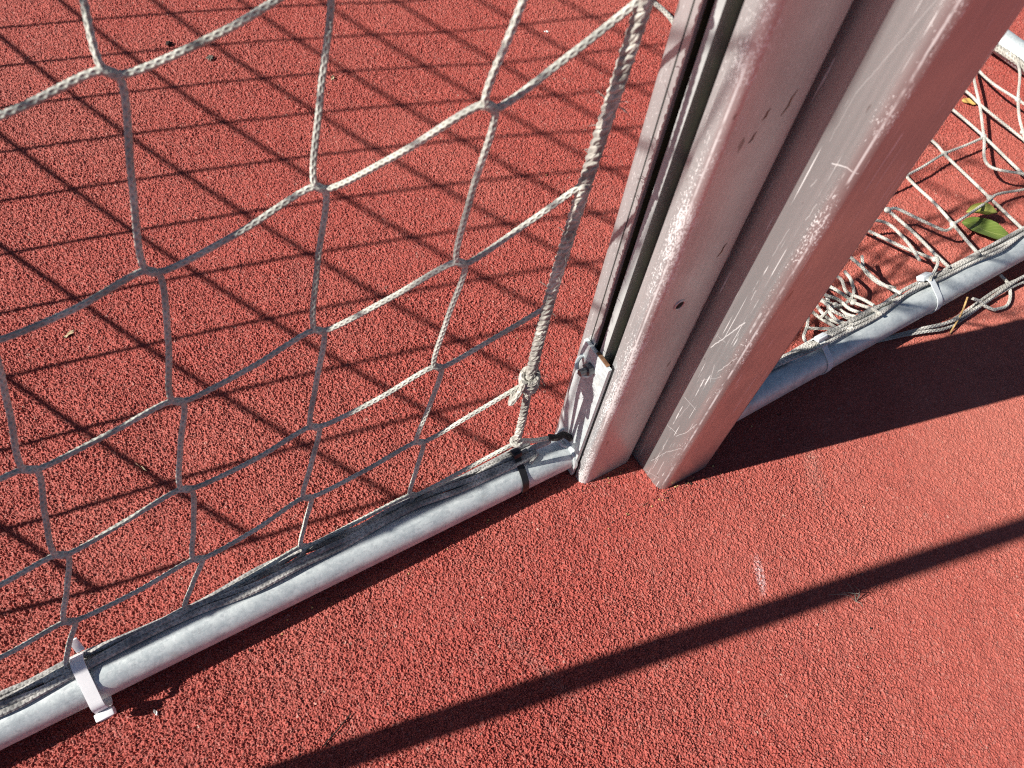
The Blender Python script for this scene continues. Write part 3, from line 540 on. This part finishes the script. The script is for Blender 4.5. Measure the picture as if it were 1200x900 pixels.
# small screw hole and scars on the near face of the left post
h = V(HOLE); m = MB()
m.tube([(h.x, h.y + .001, h.z), (h.x, h.y - .0005, h.z)], .0052, 14); hl = m.build('screw_hole', M_hole, post1)
m = MB(); m.tube([h + V((.0058 * math.cos(t), -.0004, .0066 * math.sin(t))) for t in np.linspace(0, 2 * math.pi, 17)], .0011, 6); m.build('rim', M_alu1, hl)
m = MB(); m.tube([(-.0070, .0735, .178), (-.0035, .0735, .178)], .0055, 12); m.build('rubber_buffer', M_black, post1)
for k, p in enumerate(SCAR):
    p = V(p); l = (.011, .005, .005, .009)[k]
    m = MB(); m.tube([p + V((-.001 - .2 * l, -.0001, -l)), p + V((.0004, -.0002, -l * .3)), p + V((.0002, -.0002, l * .4)), p + V((.001 + .2 * l, -.0001, l))], [.0002, .0006, .0005, .0002], 6)
    m.build('gouge', M_rust, post1)

# ------------------------------------------------------------------ nets
CR = .0027; BR = (3, .0075, .17, .00125)
KT = V((.0075, -.001, -.0055))          # the two cords run together for a moment at every knot
def knot_net(m, G, r, sag=.004, n=7, kt=KT, rmul=1.22, skip_last_row_knots=False, seed=1):
    rnd = random.Random(seed)
    nc, nr = len(G), len(G[0])
    def line(nodes, is_row):
        pts, rad = [], []
        for k, p in enumerate(nodes):
            pts += [p - kt * .5, p + kt * .5]
        full = []
        for k in range(len(nodes) - 1):
            a, b = pts[2 * k + 1], pts[2 * k + 2]
            mid = (a + b) * .5 + V((rnd.uniform(-1, 1) * .002, rnd.uniform(-1, 1) * .002, -sag * (1 if is_row else 0)))
            full += [pts[2 * k], a, mid]
        full += pts[-2:]
        c = crom(full, n)
        rr = []
        for q in c:
            d = min((q - p).length for p in nodes); rr.append(r * (1 + (rmul - 1) * max(0, 1 - (d / .008) ** 2)))
        m.tube(c, rr, 8, True, BR)
    for j in range(nr): line([V(G[i][j]) for i in range(nc)], True)
    for i in range(nc): line([V(G[i][j]) for j in range(nr)], False)
    for i in range(nc):
        for j in range(nr):
            p = V(G[i][j])
            m.tube([p - kt * .62 + V((0, -.0012, 0)), p + V((0, -.0016, 0)), p + kt * .62 + V((0, -.0012, 0))], [r * .7, r * 1.25, r * .7], 8)

netA = empty('goal_net', (-.6, .2, 0), 'grey white knotted goal net standing upright on the left, tied to the bar and post', 'goal net', 'goal nets')
cols = [[V(p) for p in c] for c in SIDE]
m = MB()
body = cols[:-1]
knot_net(m, body, CR, seed=4)
# cords running on from the last column to the border rope
rope = cols[-1]
for j in range(len(rope)):
    a, b_ = body[-1][j] + KT * .5, rope[j] + V((0, 0, .0))
    mid = (a + b_) * .5 + V((0, .001, -.004))
    m.tube(crom([body[-1][j] - KT * .5, a, mid, b_], 8), CR, 8, True, BR)
m.build('side_mesh', M_cord, netA)
# twisted border rope hanging beside the post
def twisted(pts, r, strands=3, pitch=.034, n=10, lobes=.55, wob=0):
    c = crom(pts, n); m = MB(); T = []
    L = 0; ang = []
    for i, p in enumerate(c):
        if i: L += (p - c[i - 1]).length
        ang.append(L / pitch * 2 * math.pi)
    d0 = [(c[min(i + 1, len(c) - 1)] - c[max(i - 1, 0)]).normalized() for i in range(len(c))]
    up = V((0, 1, 0)) if abs(d0[0].y) < .8 else V((1, 0, 0))
    a = d0[0].cross(up).normalized(); A = []
    for d in d0:
        a = (a - d * a.dot(d)).normalized(); A.append((a, d.cross(a)))
    for s in range(strands):
        ph = 2 * math.pi * s / strands
        q = [p + (A[i][0] * math.cos(ang[i] + ph) + A[i][1] * math.sin(ang[i] + ph)) * r * lobes for i, p in enumerate(c)]
        m.tube(q, r * .62, 8)
    return m
rnd_r = random.Random(21)
up_pts = [rope[j] for j in range(0, 8)]            # down to the big knot
m = twisted([p + V((rnd_r.uniform(-1, 1), rnd_r.uniform(-1, 1), 0)) * .0018 for p in up_pts[:-1]] + up_pts[-1:], .0062, 3, .024, 34, .46)
m.v = m.v
lo = [rope[7] + V((.0, 0, .004)), (rope[7] + rope[8]) * .5 + V((.002, 0, 0)), rope[8]]
m2_ = twisted(lo, .0045, 3, .022, 36); m.add(m2_.v, m2_.f, m2_.uv)
# the knot where the lowest cord is hitched round the rope, and frayed tufts
k0 = rope[7]
for dz, rr in ((.010, .0090), (.003, .0096), (-.004, .0093), (-.011, .0084)):
    m.tube([k0 + V((rr * math.cos(t), rr * math.sin(t), dz + .004 * math.sin(t + dz * 90))) for t in np.linspace(0, 2 * math.pi, 19)], .0031, 7)
m.tube(crom([k0 + V((-.010, -.004, .010)), k0 + V((-.016, -.006, -.006)), k0 + V((-.026, -.006, -.022)), body[-1][7] * .12 + k0 * .88 + V((0, 0, -.006))], 6), .0034, 8)
rnd = random.Random(5)
for k in range(170):
    t = rnd.random(); j = min(int(t * 7.0), 7); base = rope[j].lerp(rope[j + 1], (t * 7) % 1) if j < 8 else rope[8]
    if rnd.random() < .4: base = k0 + V((rnd.uniform(-.004, .012), 0, rnd.uniform(-.012, .012)))
    d = V((rnd.uniform(-1, 1), rnd.uniform(-1, 1), rnd.uniform(-.6, .6))).normalized()
    m.tube([base + d * .006, base + d * .010 + V((0, 0, .001)), base + d * rnd.uniform(.011, .017)], [.0005, .0004, .0002], 4)
m.build('border_rope', M_rope, netA)
# lashing cord from the rope's foot to the lower hook
foot = rope[8]
lash = [V(p) for p in LASH]
m = MB(); m.tube(crom([foot + V((-.004, 0, .002)), foot + V((.008, 0, -.004)), foot.lerp(lash[0], .6) + V((0, 0, -.002)), lash[0], lash[1]], 8), .0034, 8)
m.tube([foot + V((.006 * math.cos(t), .006 * math.sin(t), .002)) for t in np.linspace(0, 2 * math.pi, 13)], .003, 7)
m.build('lashing_cord', M_cord2, netA)
el = MB(); el.tube(crom([lash[0] + V((.004, 0, .0)), lash[1] + V((0, 0, .003)), lash[2] + V((0, 0, .004)), lash[3]], 8), .0048, 10)
el.build('elastic_loop', M_elastic, netA)
# net edge gathered along the ground bar
A0, A1 = V(BAR1[0]), V(BAR1[1])
def along(A, B, x, ang, rad):
    t = (x - A.x) / (B.x - A.x); c = A.lerp(B, t); return c + V((0, math.sin(ang) * rad, math.cos(ang) * rad))
m = MB(); rnd = random.Random(9)
for s in range(5):
    xs_ = np.arange(-.150, -1.34, -.03); ph = rnd.uniform(0, 6); pts = []
    for x in xs_:
        a = R(30 + 17 * (s - 2) * .5) + .14 * math.sin(x * 21 + ph) + .05 * math.sin(x * 47 + ph * 2)
        rad = PR + .0045 + .0030 * (s % 2) + .0028 * math.sin(x * 33 + 2 * ph) + (.003 if s == 4 else 0)
        rad = max(rad, PR + .004)
        pts.append(along(A0, A1, x, a, rad))
    m.tube(crom(pts, 4), (.0040, .0036, .0032, .0034, .0042)[s], 8)
for i in range(1, len(body)):                        # tucked ends where each column meets the bar
    p = body[i][8]; x = p.x
    m.tube(crom([p, along(A0, A1, x - .006, R(34), PR + .008), along(A0, A1, x - .03, R(24), PR + .006)], 6), .0032, 8)
m.tube(crom([along(A0, A1, -.192, R(28), PR + .006), along(A0, A1, -.160, R(30), PR + .007), V((-.135, .112, .088)), lash[0] + V((.003, 0, -.006))], 8), .0042, 8)
m.tube(crom([along(A0, A1, -.165, R(-8), PR + .003), along(A0, A1, -.158, R(-2), PR + .006), along(A0, A1, -.150, R(8), PR + .004), along(A0, A1, -.154, R(16), PR + .004)], 6), .0024, 7)
m.build('gathered_edge', M_edge, netA)
# rear panel of the same net, hanging from the back of the goal (its shadow lies on the ground)
m = MB(); RG = [[V(p) for p in row] for row in REAR]
def panel_line(nodes):
    nodes = [p for k, p in enumerate(nodes) if k == 0 or (p - nodes[k - 1]).length > .02]
    if len(nodes) > 1: m.tube(crom(nodes, 4), .0035, 6)
for row in RG: panel_line(row)
for j in range(len(RG[0])): panel_line([RG[i][j] for i in range(len(RG))])
for row in RG:
    for p in row:
        if p.z > .06: m.blob(p, (.007, .006, .007), 1, .1, 0, 1)
m.build('rear_mesh', M_cord, netA)

# --- slack net of the right goal
netB = empty('goal_net', (.8, .3, 0), 'white goal net lying slack on the ground behind the right post', 'goal net', 'goal nets')
m = MB()
for k, c in enumerate(SLACK):
    m.tube(crom(c, 8), .0026, 8, True, BR)
for p in ((1, 2), (1, 4), (3, 3), (5, 2), (6, 4), (8, 3), (11, 4), (9, 0), (14, 3), (15, 2)):
    q = V(SLACK[p[0]][p[1]]); m.blob(q, (.006, .006, .005), 3, .15, 0, 2)
rnd = random.Random(12)
for k in range(7):                                   # crumpled turns hidden behind the post
    c = V((.30 + rnd.uniform(-.05, .05), .17 + rnd.uniform(-.05, .05), .02)); pts = []
    for t in range(7): pts.append(c + V((rnd.uniform(-.05, .05), rnd.uniform(-.05, .05), rnd.uniform(-.012, .035))))
    if k < 3: m.tube(crom(pts, 6), .0031, 8)
m.build('slack_mesh', M_cord2, netB)
B0, B1 = V(BAR2[0]), V(BAR2[1])
m = MB()
for s in range(4):
    ph = rnd.uniform(0, 6); pts = []
    for x in np.arange(.12, 1.32, .03):
        a = R(54 - 13 * s) + .16 * math.sin(x * 17 + ph) + .06 * math.sin(x * 41 + ph)
        rad = PR + .0040 + .0022 * math.sin(x * 29 + ph) + (.003 if s == 3 else 0)
        pts.append(along(B0, B1, x, a, max(rad, PR + .0035)))
    m.tube(crom(pts, 4), (.0034, .0029, .0031, .0028)[s], 8)
# bunch hanging under the near side of the bar, beyond the second tie
for s in range(3):
    ph = rnd.uniform(0, 6); pts = []
    for x in np.arange(.46, 1.30, .03):
        f = min(1, max(0, (x - .46) / .16))
        y = .056 - .036 * f - .004 * s * f - .004 * f * math.sin(x * 19 + ph)
        pts.append(V((x, y + .012 * (x - .6), .008 + .007 * (s % 2) * f + .003 * math.sin(x * 31 + ph))))
    m.tube(crom(pts, 4), .0027, 8, True, BR)
m.build('gathered_edge', M_edge2, netB)
ys_ = np.arange(.10, 1.3, .03)
m = twisted([V((1.355 - .034, y, .040 + .003 * math.sin(y * 31))) for y in ys_], .0072, 3, .03, 8)
m.build('border_rope', M_rope, netB)
m = MB(); m.tube(crom(ROPE775, 8), .0056, 8); m.build('rope_end', M_rope, netB)

# ------------------------------------------------------------------ cable ties
def tie(center, bar, label, mat, w, t, rope_ang, rope_rad, head_ang, head_size, loose=0.0, tail=None, tilt=0.0):
    A, B = V(bar[0]), V(bar[1]); d, e1, e2 = frame_of(B - A)
    if e1.y < 0: e1 = -e1
    c = V(center)
    root = empty('cable_tie', c - V((0, 0, PR)), label, 'cable tie', 'cable ties on the ground bars')
    circ = [(math.sin(a) * (PR + .0008), math.cos(a) * (PR + .0008)) for a in np.linspace(0, 2 * math.pi, 72, endpoint=False)]
    rc = (math.sin(R(rope_ang)) * (PR + .004), math.cos(R(rope_ang)) * (PR + .004))
    circ += [(rc[0] + math.sin(a) * rope_rad, rc[1] + math.cos(a) * rope_rad) for a in np.linspace(0, 2 * math.pi, 36, endpoint=False)]
    if loose: circ += [(math.sin(R(head_ang + k)) * (PR + loose), math.cos(R(head_ang + k)) * (PR + loose)) for k in range(-28, 29, 4)]
    pts = sorted(set((round(a, 6), round(b, 6)) for a, b in circ))
    def half(ps):
        h = []
        for p in ps:
            while len(h) > 1 and (h[-1][0] - h[-2][0]) * (p[1] - h[-2][1]) - (h[-1][1] - h[-2][1]) * (p[0] - h[-2][0]) <= 0: h.pop()
            h.append(p)
        return h[:-1]
    hull = half(pts) + half(pts[::-1])
    # resample evenly and smooth
    L = [0]
    H = hull + [hull[0]]
    for a, b in zip(H, H[1:]): L.append(L[-1] + math.hypot(b[0] - a[0], b[1] - a[1]))
    n = 72; rs = []
    for k in range(n):
        s = L[-1] * k / n; i = max(j for j in range(len(L)) if L[j] <= s); f = (s - L[i]) / max(L[i + 1] - L[i], 1e-9)
        rs.append((H[i][0] + (H[i + 1][0] - H[i][0]) * f, H[i][1] + (H[i + 1][1] - H[i][1]) * f))
    for _ in range(2): rs = [tuple((rs[k - 1][q] + 2 * rs[k][q] + rs[(k + 1) % n][q]) / 4 for q in (0, 1)) for k in range(n)]
    m = MB(); vs = []
    for k, (a, b) in enumerate(rs):
        ta, tb = rs[(k + 1) % n][0] - rs[k - 1][0], rs[(k + 1) % n][1] - rs[k - 1][1]; l = math.hypot(ta, tb)
        nx, nz = tb / l, -ta / l
        if nx * a + nz * b < 0: nx, nz = -nx, -nz
        for oo, ww in ((0, -1), (0, 1), (t, 1), (t, -1)):
            vs.append(c + e1 * (a + nx * oo) + V((0, 0, 1)) * (b + nz * oo) + d * (ww * w / 2 + tilt * b))
    m.add(vs, [(4 * k + i, 4 * k + (i + 1) % 4, 4 * ((k + 1) % n) + (i + 1) % 4, 4 * ((k + 1) % n) + i) for k in range(n) for i in range(4)])
    st = m.build('strap', mat, root, angle=50)
    ka = min(range(n), key=lambda k: abs((math.degrees(math.atan2(rs[k][0], rs[k][1])) - head_ang + 180) % 360 - 180))
    a, b = rs[ka]; l = math.hypot(a, b); nrm = (e1 * (a / l) + V((0, 0, 1)) * (b / l)).normalized()
    tg = d.cross(nrm).normalized()
    hc = c + e1 * a + V((0, 0, b)) + nrm * (t + head_size[2] * .5) + d * (tilt * b)
    rot = Matrix((d, tg, nrm)).transposed().to_4x4()
    m = MB(); m.box(hc, (head_size[0] / 2, head_size[1] / 2, head_size[2] / 2), rot, .0016)
    m.box(hc + nrm * (head_size[2] * .5), (head_size[0] * .32, head_size[1] * .22, .0008), rot, .0004)
    m.build('head', mat, root, angle=50)
    if tail:
        m = MB(); p0 = hc + tg * (head_size[1] * .3)
        q = [V(p) + hc for p in tail]
        for a, b in zip(q, q[1:]):
            pass
        vs = []; side = d
        for p in q:
            vs += [p - side * w * .45, p + side * w * .45, p + side * w * .45 + nrm * t, p - side * w * .45 + nrm * t]
        fs = [(4 * k + i, 4 * k + (i + 1) % 4, 4 * (k + 1) + (i + 1) % 4, 4 * (k + 1) + i) for k in range(len(q) - 1) for i in range(4)] + [(3, 2, 1, 0), tuple(4 * (len(q) - 1) + i for i in range(4))]
        m.add(vs, fs); m.build('tail', mat, root, angle=50)
    return root
tie(T1, BAR1, 'wide white cable tie hanging loose round the left bar with its head at the front', M_white, .014, .0016, 28, .011, -104, (.020, .013, .009), .010)
tail_c = V(T1); m = MB()
m.box(tail_c + V((.006, .030, .043)), (.0045, .0012, .010), Matrix.Rotation(R(-25), 4, 'X'), .0005)
m.build('tail', M_white, [o for o in C.objects if o.name.startswith('cable_tie') and o.parent is None][-1])
tie(T2, BAR1, 'black cable tie clamping the gathered net to the left bar close to the post', M_black, .0095, .0014, 30, .010, 20, (.013, .013, .008), 0, None, -.12)
tie(T3, BAR2, 'milky cable tie on the right bar nearer the post, half in the shadow', M_clear, .0105, .0013, 28, .009, 22, (.020, .010, .007), 0)
tie(T4, BAR2, 'milky cable tie on the right bar farther from the post, in full sun', M_clear, .0115, .0013, 28, .009, 40, (.024, .014, .008), 0)

# ------------------------------------------------------------------ leaves and litter
def leaf_mesh(name, base, tip, width, curl, mat, lift=.004, nu=14, nv=8, fold=.0, th=.0005):
    a, b = V(base), V(tip); d = b - a; l = d.length; d.normalize(); sd = V((0, 0, 1)).cross(d).normalized(); up = d.cross(sd)
    m = MB(); vs, uvs = [], []
    for lay in (0, 1):
        for i in range(nu + 1):
            u = i / nu; w = width * (math.sin(math.pi * min(1, u ** .8)) ** .8) * .5
            for j in range(nv + 1):
                v = j / nv * 2 - 1
                ang = v * curl
                y = w * (math.sin(ang) / curl if abs(curl) > .01 else v); z = w * (1 - math.cos(ang)) / max(abs(curl), .01)
                z += fold * abs(v) * w + .0015 * math.sin(u * 9 + v * 2)
                vs.append(a + d * (l * u) + sd * y + up * (z + lift + lay * th))
    k = (nu + 1) * (nv + 1); ix = lambda i, j, s=0: s * k + i * (nv + 1) + j
    fs, us = [], []
    for s in (0, 1):
        for i in range(nu):
            for j in range(nv):
                f = [ix(i, j, s), ix(i + 1, j, s), ix(i + 1, j + 1, s), ix(i, j + 1, s)]
                q = [(i / nu, j / nv), ((i + 1) / nu, j / nv), ((i + 1) / nu, (j + 1) / nv), (i / nu, (j + 1) / nv)]
                fs.append(f if s else f[::-1]); us.append(q if s else q[::-1])
    for i in range(nu):
        for j in (0, nv): fs.append((ix(i, j, 0), ix(i + 1, j, 0), ix(i + 1, j, 1), ix(i, j, 1))); us.append([(0, .3)] * 4)
    m.add(vs, fs, us); return m
lf = [V(p) for p in LEAF]
root = empty('leaf', (lf[2].x, lf[2].y, 0), 'curled green leaf lying under the slack net beside the right bar', 'leaf')
leaf_mesh('leaf', lf[0] + V((0, 0, -.004)), lf[3] + V((0, -.01, -.006)), .052, .5, M_leaf, .004, 16, 10).build('blade', M_leaf, root)
leaf_mesh('leaf', lf[0].lerp(lf[1], .25) + V((0, .008, .002)), lf[2] + V((.0, .006, .004)), .040, 1.6, M_leaf, .010, 16, 10).build('curled_blade', mat_leaf('yellowing_leaf', (.34, .33, .08), (.17, .20, .045), (.42, .40, .14)), root)
yl = [V(p) for p in YLEAF]
o = leaf_mesh('leaf', yl[0] + V((-.012, .004, -.003)), yl[1] + V((.0, 0, -.003)), .022, .5, M_yleaf, .003).build('leaf', M_yleaf)
tag(o, 'small yellow leaf lying under the net cords behind the right post', 'leaf')
s0, s1, s2 = [V(p) for p in STRAW]
m = MB(); m.tube(crom([s0, s1 + V((.004, 0, .002)), s2], 8), [.0016] * 8 + [.0014] * 8 + [.0010], 7)
tag(m.build('straw', M_straw), 'dry yellow straw leaning against the net bunch under the right bar', 'straw')
def G0(k, dz=0): p = DEB[k]; return V((p[0], p[1], dz))
def husk(name, k, l, w, ang, mat, label, cat, curl=.5):
    p = G0(k, .0005); d = V((math.cos(R(ang)), math.sin(R(ang)), 0)) * l / 2
    tag(leaf_mesh(name, p - d, p + d, w, curl, mat, .0012, 10, 6).build(name, mat), label, cat)
husk('seed_husk', 'seed', .020, .0062, 24, M_seed, 'pale pointed seed husk lying on the red ground behind the net at the left edge', 'husk')
husk('grass_sliver', 'sliver', .022, .0022, 118, M_seed, 'thin curved pale sliver of grass lying on red ground between the net cords', 'grass blade', .8)
husk('paint_flake', 'chip', .009, .004, 100, M_chip, 'small white flake on the ground in front of the left bar beside the white tie', 'flake')
husk('paint_flake', 'flake', .010, .004, 150, M_chip, 'tiny pale flake on the ground at the top between the net cords', 'flake')
husk('leaf_fragment', 'yl2', .016, .007, 60, M_seed, 'yellowish leaf crumb on the ground high up beside the middle net cord', 'leaf fragment')
husk('leaf_fragment', 'yl3', .013, .005, 10, M_straw, 'yellowish leaf crumb lying behind the bar near the black tie', 'leaf fragment')
m = MB()
m.blob(G0('crumbA', .004), (.0055, .005, .004), 2, .3)
m.blob(G0('crumbA', .003) + V((.005, .002, 0)), (.003, .003, .002), 4, .3)
tag(m.build('soil_crumb', M_crumb), 'dark soil crumb on the ground near the top left net cord', 'soil crumb')
m = MB(); rnd = random.Random(3); c0 = G0('crumbB', .002)
for k in range(16):
    a = rnd.uniform(0, 6.28); l = rnd.uniform(.005, .011)
    m.tube([c0, c0 + V((math.cos(a) * l * .6, math.sin(a) * l * .6, .004)), c0 + V((math.cos(a) * l, math.sin(a) * l, rnd.uniform(0, .004)))], [.0012, .0010, .0004], 5)
tag(m.build('plant_tuft', M_moss), 'small grey plant tuft on the ground in the upper left mesh', 'plant tuft')
m = MB(); c0 = G0('wisp', .0)
for dx, dy, h in ((-.030, .026, .012), (-.018, .020, .02), (.008, .018, .018), (.004, .026, .01), (-.006, .012, .022), (.002, -.010, .006)):
    m.tube(crom([c0, c0 + V((dx * .4, dy * .5, h)), c0 + V((dx, dy, h * .5))], 6), [.00045] * 12 + [.0002], 5)
tag(m.build('grass_wisp', M_moss), 'thin dry grass wisp on red ground at the edge of the long bar shadow', 'grass wisp')
m = MB(); c0 = G0('stalk', .002); m.tube(crom([c0 + V((-.02, -.006, 0)), c0 + V((0, .001, .001)), c0 + V((.022, .010, 0))], 6), .0008, 5)
tag(m.build('plant_stalk', M_crumb), 'thin dark stalk lying on the ground at the bottom near the long shadow', 'stalk')

# loose crumbs swept against the post feet and the bars
m = MB(); rnd = random.Random(31)
for k in range(420):
    q = rnd.random()
    if q < .40: x, y = rnd.uniform(-.10, .10), rnd.choice((.058, -.003)) - abs(rnd.gauss(0, .008)); y = y if x < 0 or y < .02 else -.004
    elif q < .65: x, y = rnd.uniform(-.85, -.11), .085 - abs(rnd.gauss(0, .008))
    elif q < .75: x, y = rnd.uniform(.1, 1.1), .030 - abs(rnd.gauss(0, .010))
    else: x, y = rnd.uniform(-.8, 1.2), rnd.uniform(-.45, 1.2)
    r = rnd.uniform(.0006, .0016)
    m.blob((x, y, r * .7), (r * rnd.uniform(.7, 1.3), r, r * .8), k, .3, rnd.choice((0, 0, 0, 1, 2)), 1)
tag(m.build('loose_crumbs', [mat_plain('loose_red_crumb', (.34, .075, .058), .8, 0, .2, 300), M_crumb, M_straw], smooth=False),
    'tiny loose rubber crumbs and grit scattered on the red ground', 'grit', None, 'stuff')

# ------------------------------------------------------------------ camera, sky, sun
az, el = R(SUN[0]), R(SUN[1])
cam = bpy.data.cameras.new('camera'); co_ = bpy.data.objects.new('camera', cam); C.objects.link(co_)
RC = np.array(RCAM); mw = Matrix.Identity(4)
for i in range(3):
    mw[i][0] = RC[i][0]; mw[i][1] = -RC[i][1]; mw[i][2] = -RC[i][2]; mw[i][3] = CAM[i]
co_.matrix_world = mw
cam.sensor_width = 36; cam.lens = 890 / 1200 * 36; cam.clip_end = 500; cam.clip_start = .02
cam.dof.use_dof = True; cam.dof.focus_distance = 1.02; cam.dof.aperture_fstop = 8.0
S = bpy.context.scene; S.camera = co_

w = bpy.data.worlds.new('World'); S.world = w; w.use_nodes = True
nt = w.node_tree; bg = nt.nodes['Background']; sky = nt.nodes.new('ShaderNodeTexSky')
sky.sky_type = 'NISHITA'; sky.sun_disc = False; sky.sun_elevation = el
to_sun = V((-math.cos(el) * math.cos(az), math.cos(el) * math.sin(az), math.sin(el)))
sky.sun_rotation = math.atan2(to_sun.x, to_sun.y)
sky.air_density = .6; sky.dust_density = .3
nt.links.new(sky.outputs[0], bg.inputs[0]); bg.inputs[1].default_value = SKY
sun = bpy.data.lights.new('sun', 'SUN'); sun.energy = SUNE; sun.angle = R(.42); sun.color = (1, .95, .88)
so = bpy.data.objects.new('sun', sun); C.objects.link(so)
so.rotation_euler = to_sun.to_track_quat('Z', 'Y').to_euler()
S.view_settings.view_transform = 'Standard'; S.view_settings.look = 'None'
S.view_settings.exposure = EXPO; S.view_settings.gamma = 1; S.view_settings.use_curve_mapping = False
S.cycles.max_bounces = 6; S.cycles.use_denoising = DENO; S.cycles.filter_width = 1.1
S.cycles.use_adaptive_sampling = False
